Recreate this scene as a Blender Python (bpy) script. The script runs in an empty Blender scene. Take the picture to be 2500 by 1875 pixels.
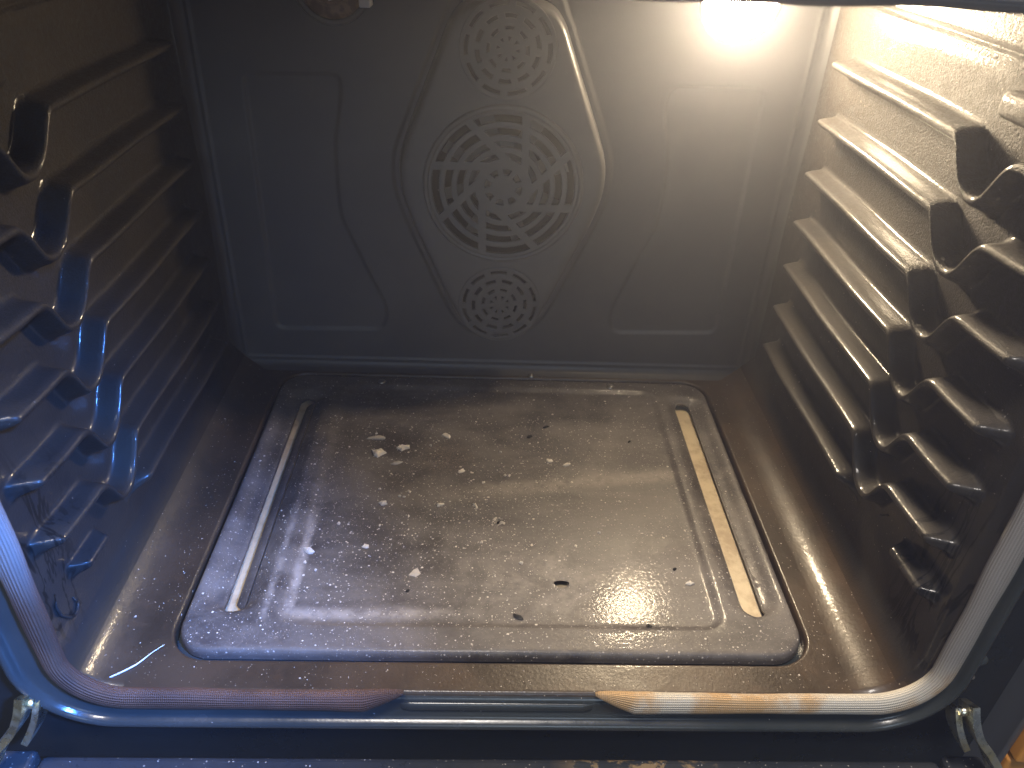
import bpy, math, random
import numpy as np
from mathutils import Matrix, Vector
from mathutils.geometry import delaunay_2d_cdt

scene = bpy.context.scene
COL = scene.collection
random.seed(4)
RNG = np.random.default_rng(11)
# ------------------------------------------------------------------ camera
CAM = (-0.0103, -0.2706, 0.3851)
YAW, PITCH, ROLL, FPX = 0.0436, 0.5795, 0.0474, 1895.4
def cam_axes():
    cy, sy, cp, sp = math.cos(YAW), math.sin(YAW), math.cos(PITCH), math.sin(PITCH)
    f = Vector((sy*cp, cy*cp, -sp)); r = Vector((cy, -sy, 0)); u = r.cross(f)
    c, s = math.cos(ROLL), math.sin(ROLL)
    return c*r + s*u, -s*r + c*u, f
cr, cu, cf = cam_axes()
cam_data = bpy.data.cameras.new("camera")
cam = bpy.data.objects.new("camera", cam_data); COL.objects.link(cam)
M = Matrix((( cr.x, cu.x, -cf.x, CAM[0]), (cr.y, cu.y, -cf.y, CAM[1]), (cr.z, cu.z, -cf.z, CAM[2]), (0, 0, 0, 1)))
cam.matrix_world = M
cam_data.sensor_width = 36.0
cam_data.lens = FPX/2500*36.0
cam_data.clip_start = 0.01; cam_data.clip_end = 50
cam_data.dof.use_dof = True
cam_data.dof.focus_distance = 0.50
cam_data.dof.aperture_fstop = 12.0
scene.camera = cam
# ------------------------------------------------------------------ world, room light, exposure
w = bpy.data.worlds.new("World"); scene.world = w; w.use_nodes = True
bg = w.node_tree.nodes["Background"]
bg.inputs[0].default_value = (0.42, 0.49, 0.58, 1); bg.inputs[1].default_value = 0.13
def area(name, loc, target, size, power, color):
    d = bpy.data.lights.new(name, 'AREA'); d.shape = 'SQUARE'; d.size = size; d.energy = power; d.color = color
    o = bpy.data.objects.new(name, d); COL.objects.link(o); o.location = loc
    o.rotation_euler = (Vector(target)-Vector(loc)).to_track_quat('-Z', 'Y').to_euler()
    return o
bl = area("blue_room_light", (0.40, -0.52, 0.78), (-0.235, -0.01, 0.05), 0.06, .95, (0.08, 0.28, 1.0))
bl.data.spread = math.radians(23)
area("kitchen_ceiling_light", (-0.15, -0.60, 2.0), (0, 0, 0), 0.4, 36.0, (1.0, 0.92, 0.84))
area("front_fill_light", (0.25, -2.6, 1.05), (0, 0.3, 0.12), 0.8, 10.0, (0.66, 0.82, 1.0))  # unseen cool fill added in front to lift the back wall
scene.view_settings.view_transform = 'Standard'
scene.view_settings.look = 'None'
scene.view_settings.exposure = 0.30
scene.view_settings.gamma = 1.0
scene.cycles.use_denoising = True
try: scene.cycles.denoiser = 'OPENIMAGEDENOISE'
except Exception: pass
scene.cycles.max_bounces = 8
scene.cycles.sample_clamp_indirect = 4.0
LAMP_POWER = 400.0

# ------------------------------------------------------------------ node helpers
class NT:
    def __init__(s, name):
        s.m = bpy.data.materials.new(name); s.m.use_nodes = True
        s.t = s.m.node_tree; s.b = s.t.nodes["Principled BSDF"]
        s.tc = s.t.nodes.new("ShaderNodeTexCoord")
    def n(s, typ, **kw):
        x = s.t.nodes.new(typ)
        for k, v in kw.items(): setattr(x, k, v)
        return x
    def L(s, a, b): s.t.links.new(a, b)
    def inp(s, sock, v):
        if hasattr(v, 'default_value') or hasattr(v, 'is_linked'): s.L(v, sock)
        else: sock.default_value = v
    def noise(s, scale, detail=3, rough=.55, vec=None, dist=0.0):
        x = s.n("ShaderNodeTexNoise"); x.inputs["Scale"].default_value = scale
        x.inputs["Detail"].default_value = detail; x.inputs["Roughness"].default_value = rough
        x.inputs["Distortion"].default_value = dist
        s.L(vec or s.tc.outputs["Object"], x.inputs["Vector"]); return x.outputs[0]
    def ramp(s, v, a, b, lo=0.0, hi=1.0, smooth=True):
        x = s.n("ShaderNodeMapRange"); x.interpolation_type = 'SMOOTHSTEP' if smooth else 'LINEAR'
        s.L(v, x.inputs[0]); x.inputs[1].default_value = a; x.inputs[2].default_value = b
        x.inputs[3].default_value = lo; x.inputs[4].default_value = hi; return x.outputs[0]
    def math(s, op, a, b=0.0, c=0.0):
        x = s.n("ShaderNodeMath", operation=op)
        for i, v in enumerate((a, b, c)): s.inp(x.inputs[i], v)
        return x.outputs[0]
    def mix(s, f, a, b):
        x = s.n("ShaderNodeMix", data_type='RGBA')
        s.inp(x.inputs[0], f); s.inp(x.inputs[6], a if not isinstance(a, tuple) else (*a, 1)); s.inp(x.inputs[7], b if not isinstance(b, tuple) else (*b, 1))
        return x.outputs[2]
    def xyz(s):
        x = s.n("ShaderNodeSeparateXYZ"); s.L(s.tc.outputs["Object"], x.inputs[0]); return x.outputs
    def specks(s, scale, size, keep, rnd=1.0):
        v = s.n("ShaderNodeTexVoronoi"); v.inputs["Scale"].default_value = scale
        v.inputs["Randomness"].default_value = rnd
        nz = s.n("ShaderNodeTexNoise"); nz.inputs["Scale"].default_value = scale*1.7
        s.L(s.tc.outputs["Object"], nz.inputs["Vector"])
        add = s.n("ShaderNodeVectorMath", operation='MULTIPLY_ADD')
        s.L(nz.outputs["Color"], add.inputs[0]); add.inputs[1].default_value = (.5/scale,)*3
        s.L(s.tc.outputs["Object"], add.inputs[2]); s.L(add.outputs[0], v.inputs["Vector"])
        sep = s.n("ShaderNodeSeparateColor"); s.L(v.outputs["Color"], sep.inputs[0])
        gate = s.math('GREATER_THAN', sep.outputs[0], 1-keep)
        rad = s.math('MULTIPLY_ADD', sep.outputs[1], size*.8, size*.25)
        d = s.math('LESS_THAN', v.outputs["Distance"], rad)
        return s.math('MULTIPLY', gate, d)
    def bump(s, h, strength, dist, prev=None):
        x = s.n("ShaderNodeBump"); x.inputs["Strength"].default_value = strength; x.inputs["Distance"].default_value = dist
        s.L(h, x.inputs["Height"])
        if prev: s.L(prev, x.inputs["Normal"])
        return x.outputs[0]
    def out(s, color=None, rough=None, normal=None, metal=0.0, spec=.5, coat=0.0, coat_n=None):
        b = s.b
        if color is not None: s.inp(b.inputs["Base Color"], color if not isinstance(color, tuple) else (*color, 1))
        if rough is not None: s.inp(b.inputs["Roughness"], rough)
        if normal is not None:
            s.L(normal, b.inputs["Normal"])
            if coat > 0: s.L(coat_n or normal, b.inputs["Coat Normal"])
        b.inputs["Metallic"].default_value = metal
        b.inputs["Specular IOR Level"].default_value = spec
        b.inputs["Coat Weight"].default_value = coat; b.inputs["Coat Roughness"].default_value = .10
        return s.m

def enamel(name, c1, c2, r1=.22, r2=.42, peel=.25, peel_scale=420, speck=.0, speck_keep=.25, speck_scale=300, spec=.5, extra=None, grain=0, coat=0.0):
    t = NT(name)
    big = t.noise(14, 5, .6); fine = t.noise(120, 4, .6)
    col = t.mix(t.ramp(big, .35, .68), c1, c2)
    rough = t.ramp(t.math('ADD', t.math('MULTIPLY', big, .6), t.math('MULTIPLY', fine, .4)), .35, .65, r1, r2)
    if speck > 0:
        sp = t.specks(speck_scale, speck, speck_keep)
        col = t.mix(sp, col, (.42, .38, .34)); rough = t.math('MAXIMUM', rough, t.math('MULTIPLY', sp, .8))
    if extra: col, rough = extra(t, col, rough)
    n1 = n0 = t.bump(t.noise(peel_scale, 2, .5), peel, .0006)
    if grain:
        zz = t.xyz()[2]
        hgt = t.math('MULTIPLY', t.noise(950, 3, .65), t.ramp(zz, .12, .30, .12, 1.0))
        n1 = t.bump(hgt, grain, .0010, n1)
    return t.out(col, rough, n1, spec=spec, coat=coat, coat_n=n0)

# ------------------------------------------------------------------ materials
def wall_extra(t, col, rough):
    x, y, z = t.xyz()
    col = t.mix(t.ramp(z, .022, .009), col, (.040, .028, .018))      # baked brown like the floor where the sheet curves under
    # baked-on brown grease near the top of the walls, sooty runs near the front bottom
    g = t.math('MULTIPLY', t.ramp(z, .12, .30), t.ramp(t.noise(330, 5, .75), .44, .56))
    col = t.mix(t.math('MULTIPLY', g, .85), col, (.026, .018, .010))
    rough = t.math('ADD', rough, t.math('MULTIPLY', g, .10))
    v = t.n("ShaderNodeMapping"); v.inputs["Scale"].default_value = (30, 38, 9)
    t.L(t.tc.outputs["Object"], v.inputs["Vector"])
    run = t.noise(1.0, 4, .6, v.outputs[0], 1.2)
    m = t.math('MULTIPLY', t.ramp(y, .065, .02), t.ramp(z, .17, .10))
    m = t.math('MULTIPLY', m, t.ramp(z, .015, .035))
    m = t.math('MULTIPLY', m, t.ramp(t.math('ABSOLUTE', t.math('SUBTRACT', run, .5)),   .030, .010))
    col = t.mix(m, col, (.003, .003, .003)); rough = t.math('ADD', rough, t.math('MULTIPLY', m, .3))
    return col, rough
M_WALL = enamel("wall_enamel", (.020, .019, .019), (.031, .027, .023), .38, .52, .22, 520, .11, .20, 300, extra=wall_extra, grain=1.2, coat=.42, spec=.20)
M_BACK = enamel("back_enamel", (.052, .054, .060), (.068, .067, .068), .40, .52, .10, 600)
M_COVER = enamel("cover_enamel", (.080, .079, .080), (.098, .094, .090), .30, .42, .12, 600)
def floor_extra(t, col, rough):
    sp = t.specks(520, .18, .38)
    col = t.mix(sp, col, (.38, .32, .26))
    rust = t.ramp(t.noise(38, 6, .65), .50, .64)
    col = t.mix(t.math('MULTIPLY', rust, .6), col, (.060, .036, .020))
    return col, rough
M_FLOOR = enamel("floor_enamel", (.032, .022, .014), (.060, .038, .022), .36, .52, .22, 480, .12, .16, 200, extra=floor_extra, coat=.20)
def plate_extra(t, col, rough):
    x, y, z = t.xyz()
    mp = t.n("ShaderNodeMapping"); mp.inputs["Rotation"].default_value = (0, 0, math.radians(-17)); mp.inputs["Scale"].default_value = (9, 34, 1)
    t.L(t.tc.outputs["Object"], mp.inputs["Vector"])
    light_streak = t.noise(1.0, 6, .62, mp.outputs[0], .5)
    film_and_light = t.ramp(t.math('ADD', t.math('MULTIPLY', t.noise(17, 7, .68, dist=.6), .55), t.math('MULTIPLY', light_streak, .45)), .36, .66)          # greasy dust film in patches, with streaks imitating diagonal lamp light
    col = t.mix(t.math('MULTIPLY', film_and_light, .65), col, (.215, .195, .178))
    rough = t.math('ADD', rough, t.math('MULTIPLY', film_and_light, .16))
    clean = t.ramp(t.math('ABSOLUTE', x), .150, .160, 1.0, .10)    # the slot channels stay nearly dust free
    film_and_light = t.math('MULTIPLY', film_and_light, clean)
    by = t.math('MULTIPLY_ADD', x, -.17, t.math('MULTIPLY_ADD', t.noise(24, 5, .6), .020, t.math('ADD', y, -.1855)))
    band = t.math('MULTIPLY', t.ramp(t.math('ABSOLUTE', by), .013, .001), t.math('MULTIPLY', t.ramp(x, -.13, .06), t.ramp(x, .142, .136)))  # diagonal band of lamp light painted as pale colour
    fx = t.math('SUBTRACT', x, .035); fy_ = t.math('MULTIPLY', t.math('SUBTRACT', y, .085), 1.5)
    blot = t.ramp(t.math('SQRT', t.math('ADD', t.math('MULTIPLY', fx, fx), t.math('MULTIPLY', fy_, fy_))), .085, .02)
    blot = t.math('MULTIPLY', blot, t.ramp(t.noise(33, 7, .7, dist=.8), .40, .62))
    chalk_and_light = t.math('MULTIPLY', t.math('MAXIMUM', t.math('MULTIPLY', band, .8), t.math('MULTIPLY', blot, .7)), t.ramp(t.noise(160, 5, .7), .25, .60))  # painted lamp-light band together with the chalk blot
    col = t.mix(t.math('MULTIPLY', chalk_and_light, .85), col, (.30, .27, .235))
    rough = t.math('ADD', rough, t.math('MULTIPLY', chalk_and_light, .15))
    fine = t.ramp(t.noise(420, 3, .7), .50, .72)
    col = t.mix(t.math('MULTIPLY', fine, .30), col, (.20, .175, .155))
    # dried wash ring: whitish residue along the front left corner of the sunk field
    d1 = t.math('ABSOLUTE', t.math('SUBTRACT', t.math('MULTIPLY_ADD', t.noise(26, 5, .6), .012, y), .0625))
    r1 = t.math('MULTIPLY', t.ramp(d1, .0075, .0005), t.math('MULTIPLY', t.ramp(x, -.136, -.122), t.ramp(x, .022, -.075)))
    d2 = t.math('ABSOLUTE', t.math('ADD', t.math('MULTIPLY_ADD', t.noise(40, 5, .6), .007, x), .1255))
    r2 = t.math('MULTIPLY', t.ramp(d2, .0050, .0005), t.math('MULTIPLY', t.ramp(y, .045, .06), t.ramp(y, .175, .11)))
    d3 = t.math('ABSOLUTE', t.math('ADD', t.math('MULTIPLY_ADD', t.noise(55, 5, .6), .006, x), .139))
    r3 = t.math('MULTIPLY', t.ramp(d3, .0035, .0003), t.math('MULTIPLY', t.ramp(y, .045, .055), t.ramp(y, .175, .12)))
    ring = t.math('MULTIPLY', t.math('MAXIMUM', t.math('MAXIMUM', r1, r2), t.math('MULTIPLY', r3, .8)), t.ramp(t.noise(90, 5, .7), .30, .62))
    col = t.mix(t.math('MULTIPLY', ring, .85), col, (.34, .31, .28)); rough = t.math('ADD', rough, t.math('MULTIPLY', ring, .25))
    # faint tide marks of dried drops
    vo = t.n("ShaderNodeTexVoronoi"); vo.inputs["Scale"].default_value = 46; t.L(t.tc.outputs["Object"], vo.inputs["Vector"])
    sc = t.n("ShaderNodeSeparateColor"); t.L(vo.outputs["Color"], sc.inputs[0])
    tide = t.ramp(t.math('ABSOLUTE', t.math('SUBTRACT', vo.outputs["Distance"], t.math('MULTIPLY_ADD', sc.outputs[1], .25, .15))), .035, .008)
    tide = t.math('MULTIPLY', tide, t.math('GREATER_THAN', sc.outputs[0], .82))
    col = t.mix(t.math('MULTIPLY', tide, .16), col, (.24, .21, .18))
    sp = t.specks(330, .19, .70); col = t.mix(sp, col, (.46, .42, .38))
    sp2 = t.specks(820, .24, .55); col = t.mix(sp2, col, (.30, .27, .25))
    rough = t.math('MINIMUM', t.math('MAXIMUM', rough, t.math('MULTIPLY', sp, .8)), .9)
    # warm tan stain in the middle
    px = t.math('SUBTRACT', x, -.040); py = t.math('SUBTRACT', y, .215)
    rr = t.math('SQRT', t.math('ADD', t.math('MULTIPLY', px, px), t.math('MULTIPLY', py, py)))
    st = t.math('MULTIPLY', t.ramp(t.math('MULTIPLY_ADD', t.noise(70, 5, .6), .02, rr), .042, .016), t.ramp(t.noise(700, 2, .6), .48, .62))
    col = t.mix(t.math('MULTIPLY', st, .7), col, (.21, .165, .12))
    return col, rough
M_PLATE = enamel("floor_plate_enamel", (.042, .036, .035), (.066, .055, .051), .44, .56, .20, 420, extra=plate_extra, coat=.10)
M_FRAME = enamel("frame_enamel", (.030, .036, .038), (.042, .046, .046), .16, .28, .08, 500, .12, .10, 300)
def door_extra(t, col, rough):
    x, y, z = t.xyz()
    st = t.math('MULTIPLY', t.ramp(t.noise(70, 6, .7, dist=.6), .50, .58), t.math('MULTIPLY', t.ramp(x, .030, .070), t.ramp(x, .150, .115)))
    return t.mix(t.math('MULTIPLY', st, .85), col, (.30, .20, .10)), t.math('ADD', rough, t.math('MULTIPLY', st, .2))
M_DOOR = enamel("door_enamel", (.030, .034, .042), (.045, .046, .050), .25, .40, .2, 420, .22, .5, 420, extra=door_extra)
M_FACE = enamel("face_enamel", (.010, .011, .012), (.014, .015, .016), .25, .38, .08, 500)
M_DARK = NT("dark_void").out((.006, .006, .006), .8)
t = NT("aluminised_sheet"); M_TRAY = t.out(t.mix(t.ramp(t.noise(45, 5, .65), .42, .68), (.54, .44, .29), (.36, .27, .17)), .55)
t = NT("fan_metal"); M_FAN = t.out((.30, .29, .27), .40, metal=.3)
t = NT("screw_metal"); M_SCREW = t.out((.45, .42, .38), .28, metal=1.0)
t = NT("hinge_zinc"); M_ZINC = t.out(t.mix(t.ramp(t.noise(60, 3), .4, .6), (.72, .70, .64), (.75, .66, .42)), t.ramp(t.noise(200, 3), .3, .7, .22, .42), metal=1.0)
t = NT("trim_metal"); M_TRIM = t.out((.16, .16, .17), .4, metal=.6)
t = NT("ceramic"); M_CERAMIC = t.out((.62, .60, .58), .5)
t = NT("brown_socket"); M_SOCKET = t.out(t.mix(t.ramp(t.noise(120, 4), .4, .6), (.10, .05, .025), (.20, .12, .07)), .5)
t = NT("cabinet_wood")
wv = t.n("ShaderNodeMapping"); wv.inputs["Scale"].default_value = (60, 60, 5); t.L(t.tc.outputs["Object"], wv.inputs["Vector"])
M_WOOD = t.out(t.mix(t.noise(1.0, 5, .6, wv.outputs[0], .8), (.50, .20, .035), (.70, .34, .08)), .45)
t = NT("lamp_glow"); t.out((1, .9, .75), .3)
t.b.inputs["Emission Color"].default_value = (1.0, .79, .52, 1); t.b.inputs["Emission Strength"].default_value = LAMP_POWER
M_LAMP = t.m
t = NT("pale_crumb"); M_CRUMB = t.out(t.mix(t.noise(900, 3), (.62, .54, .44), (.78, .72, .64)), .8)
t = NT("charred_crumb"); M_CHAR = t.out((.012, .010, .009), .6)
t = NT("crust"); M_CRUST = t.out(t.mix(t.noise(700, 3), (.34, .30, .26), (.55, .50, .44)), .85)
t = NT("fibre"); M_FIBRE = t.out((.72, .74, .80), .45)
# braided gasket: UV u = length in m, v = angle 0..1
t = NT("gasket_braid")
uv = t.n("ShaderNodeSeparateXYZ"); t.L(t.tc.outputs["UV"], uv.inputs[0])
ridge = t.math('SINE', t.math('MULTIPLY', uv.outputs[1], 2*math.pi*26))
stitch = t.math('SINE', t.math('MULTIPLY_ADD', uv.outputs[0], 2*math.pi/.0011, t.math('MULTIPLY', ridge, .9)))
h = t.math('ADD', t.math('MULTIPLY', ridge, .7), t.math('MULTIPLY', stitch, .45))
x, y, z = t.xyz()
side = t.ramp(x, -.06, .06)
brown = t.mix(t.ramp(t.noise(30, 4), .35, .65), (.078, .037, .023), (.135, .066, .040))
brown = t.mix(t.ramp(z, .07, .13), brown, (.30, .29, .30))
cream = t.mix(t.ramp(t.noise(24, 5, .6), .42, .60), (.74, .68, .58), (.62, .40, .20))
cream = t.mix(t.ramp(z, .01, .05), cream, (.30, .28, .26))
c = t.mix(side, brown, cream)
c = t.mix(t.ramp(h, -.6, .5, .35, 0.0), c, (.05, .04, .035))
M_GASKET = t.out(c, .62, t.bump(h, .6, .0006))

# ------------------------------------------------------------------ object helpers
def link(name, me, mat=None, parent=None):
    o = bpy.data.objects.new(name, me); COL.objects.link(o)
    if mat and me: me.materials.append(mat)
    if parent: o.parent = parent
    return o
def meshobj(name, V, F, mat, parent=None, smooth=True, normals=None):
    me = bpy.data.meshes.new(name)
    me.from_pydata([tuple(map(float, v)) for v in V], [], [tuple(map(int, f)) for f in F])
    me.validate(); me.update()
    if smooth:
        me.polygons.foreach_set("use_smooth", [True]*len(me.polygons))
        if normals is not None: me.normals_split_custom_set_from_vertices([tuple(map(float, n)) for n in normals])
    return link(name, me, mat, parent)
def empty(name, loc=(0, 0, 0), parent=None):
    o = bpy.data.objects.new(name, None); COL.objects.link(o); o.location = loc
    if parent: o.parent = parent
    o.empty_display_size = .02
    return o
def tag(o, label, cat, group=None, kind=None):
    o["label"] = label; o["category"] = cat
    if group: o["group"] = group
    if kind: o["kind"] = kind
    return o
def sst(a, b, x):
    t = np.clip((np.asarray(x, float)-a)/(b-a), 0, 1); return t*t*(3-2*t)
def vnormals(V, F):
    V = np.asarray(V); F = np.asarray(F)
    n = np.cross(V[F[:, 2]]-V[F[:, 0]], V[F[:, -1]]-V[F[:, 1]]) if F.shape[1] == 4 else np.cross(V[F[:, 1]]-V[F[:, 0]], V[F[:, 2]]-V[F[:, 0]])
    N = np.zeros_like(V)
    for k in range(F.shape[1]): np.add.at(N, F[:, k], n)
    l = np.linalg.norm(N, axis=1); l[l == 0] = 1
    return N/l[:, None]
def submesh(V, N, F, mask, name, mat, parent):
    f = F[mask]; u, inv = np.unique(f, return_inverse=True)
    return meshobj(name, V[u], inv.reshape(f.shape), mat, parent, True, N[u])
def gridfaces(nr, nc):
    i = np.arange(nr*nc).reshape(nr, nc)
    return np.stack([i[:-1, :-1], i[:-1, 1:], i[1:, 1:], i[1:, :-1]], -1).reshape(-1, 4)
def rrect_sdf(x, y, x0, x1, y0, y1, r):
    cx, cy, hx, hy = (x0+x1)/2, (y0+y1)/2, (x1-x0)/2, (y1-y0)/2
    qx = np.abs(x-cx)-(hx-r); qy = np.abs(y-cy)-(hy-r)
    return np.hypot(np.maximum(qx, 0), np.maximum(qy, 0))+np.minimum(np.maximum(qx, qy), 0)-r
def rrect_pts(x0, x1, y0, y1, r, step=.003, arc=10):
    out = []
    def seg(a, b):
        n = max(1, int(np.hypot(b[0]-a[0], b[1]-a[1])/step))
        for k in range(n): out.append((a[0]+(b[0]-a[0])*k/n, a[1]+(b[1]-a[1])*k/n))
    def ar(cx, cy, a0):
        for k in range(arc):
            a = a0+math.pi/2*k/arc; out.append((cx+r*math.cos(a), cy+r*math.sin(a)))
    ar(x1-r, y1-r, 0); seg((x1-r, y1), (x0+r, y1)); ar(x0+r, y1-r, math.pi/2); seg((x0, y1-r), (x0, y0+r))
    ar(x0+r, y0+r, math.pi); seg((x0+r, y0), (x1-r, y0)); ar(x1-r, y0+r, 1.5*math.pi); seg((x1, y0+r), (x1, y1-r))
    return out
def poly_sdf(X, Y, P):
    P = np.asarray(P); D = np.full(X.shape, 1e9); ins = np.zeros(X.shape, bool)
    for a, b in zip(P, np.roll(P, -1, 0)):
        e = b-a; t = np.clip(((X-a[0])*e[0]+(Y-a[1])*e[1])/max(e@e, 1e-12), 0, 1)
        D = np.minimum(D, np.hypot(X-a[0]-t*e[0], Y-a[1]-t*e[1]))
        c = ((a[1] <= Y) & (b[1] > Y)) | ((b[1] <= Y) & (a[1] > Y))
        if abs(e[1]) > 1e-12: ins ^= c & (X < a[0]+(Y-a[1])*e[0]/e[1])
    return np.where(ins, -D, D)
def chaikin(P, n=3):
    P = np.asarray(P, float)
    for _ in range(n):
        Q = np.roll(P, -1, 0); P = np.stack([.75*P+.25*Q, .25*P+.75*Q], 1).reshape(-1, 2)
    return P
def cdt_sheet(loops, pts, keep):
    """triangulate points with constrained closed loops; keep(cx, cy) selects triangles"""
    vs = []; ed = []
    for lp in loops:
        b = len(vs); vs += [Vector(p) for p in lp]; ed += [(b+i, b+(i+1) % len(lp)) for i in range(len(lp))]
    vs += [Vector(p) for p in pts]
    r = delaunay_2d_cdt(vs, ed, [], 0, 1e-7)
    V = np.array([tuple(v) for v in r[0]]); F = np.array([f for f in r[2] if len(f) == 3])
    c = V[F].mean(1); F = F[keep(c[:, 0], c[:, 1])]
    return V, F
def sweep(path, prof, closed_path=False, close_prof=True, normal_fn=None):
    """path: list of (origin, outvec, upvec); prof: list per station of (a,b) or one list"""
    V = []; n = len(path); m = len(prof[0]) if isinstance(prof[0][0], (tuple, list)) else len(prof)
    for i, (o, a, b) in enumerate(path):
        pr = prof[i] if isinstance(prof[0][0], (tuple, list)) else prof
        for (p, q) in pr: V.append(np.array(o)+np.array(a)*p+np.array(b)*q)
    F = []
    for i in range(n if closed_path else n-1):
        for j in range(m if close_prof else m-1):
            a = i*m+j; b = i*m+(j+1) % m; c = ((i+1) % n)*m+(j+1) % m; d = ((i+1) % n)*m+j
            F.append((a, b, c, d))
    return np.array(V), F
def tube(name, pts, r, mat, parent=None, seg=8, flat=1.0):
    pts = [Vector(p) for p in pts]; V = []; F = []
    for i, p in enumerate(pts):
        d = (pts[min(i+1, len(pts)-1)]-pts[max(i-1, 0)]).normalized()
        a = d.cross(Vector((0, 0, 1)) if abs(d.z) < .95 else Vector((0, 1, 0))).normalized(); b = d.cross(a)
        rr = r[i] if isinstance(r, (list, tuple)) else r
        for k in range(seg):
            t = 2*math.pi*k/seg; V.append(p+a*rr*math.cos(t)+b*rr*flat*math.sin(t))
    for i in range(len(pts)-1):
        for k in range(seg): F.append((i*seg+k, i*seg+(k+1) % seg, (i+1)*seg+(k+1) % seg, (i+1)*seg+k))
    F.append(tuple(range(seg))[::-1]); F.append(tuple((len(pts)-1)*seg+k for k in range(seg)))
    return meshobj(name, V, F, mat, parent)
def curve_plate(name, loops, y, thick, bevel, mat, parent, res=2):
    """flat plate with holes in the x-z plane, its front face towards -y"""
    cu_ = bpy.data.curves.new(name, 'CURVE'); cu_.dimensions = '2D'; cu_.fill_mode = 'BOTH'
    cu_.extrude = thick/2-bevel; cu_.bevel_depth = bevel; cu_.bevel_resolution = res
    for lp in loops:
        s = cu_.splines.new('POLY'); s.points.add(len(lp)-1)
        for p, q in zip(s.points, lp): p.co = (q[0], q[1], 0, 1)
        s.use_cyclic_u = True
    o = bpy.data.objects.new(name+"_tmp", cu_); COL.objects.link(o)
    dg = bpy.context.evaluated_depsgraph_get()
    me = bpy.data.meshes.new_from_object(o.evaluated_get(dg))
    bpy.data.objects.remove(o); bpy.data.curves.remove(cu_)
    me.transform(Matrix(((1, 0, 0, 0), (0, 0, -1, y), (0, 1, 0, 0), (0, 0, 0, 1))))
    me.name = name; me.materials.clear()
    try: me.set_sharp_from_angle(angle=math.radians(50))
    except Exception: pass
    me.polygons.foreach_set("use_smooth", [True]*len(me.polygons))
    return link(name, me, mat, parent)
def box(name, x0, x1, y0, y1, z0, z1, mat, parent=None, bev=.0):
    import bmesh
    bm = bmesh.new(); bmesh.ops.create_cube(bm, size=1)
    for v in bm.verts: v.co = Vector((x0+(v.co.x+.5)*(x1-x0), y0+(v.co.y+.5)*(y1-y0), z0+(v.co.z+.5)*(z1-z0)))
    if bev > 0: bmesh.ops.bevel(bm, geom=bm.edges[:], offset=bev, segments=3, profile=.5, affect='EDGES')
    me = bpy.data.meshes.new(name); bm.to_mesh(me); bm.free()
    return link(name, me, mat, parent)

# ================================================================== THE OVEN
XW, YB, ZT, RF = .236, .340, .368, .030        # half width, back wall, ceiling, floor fillet radius
oven = empty("oven")
tag(oven, "black enamelled built-in oven with its lamp lit and its door folded down", "oven")

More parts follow.
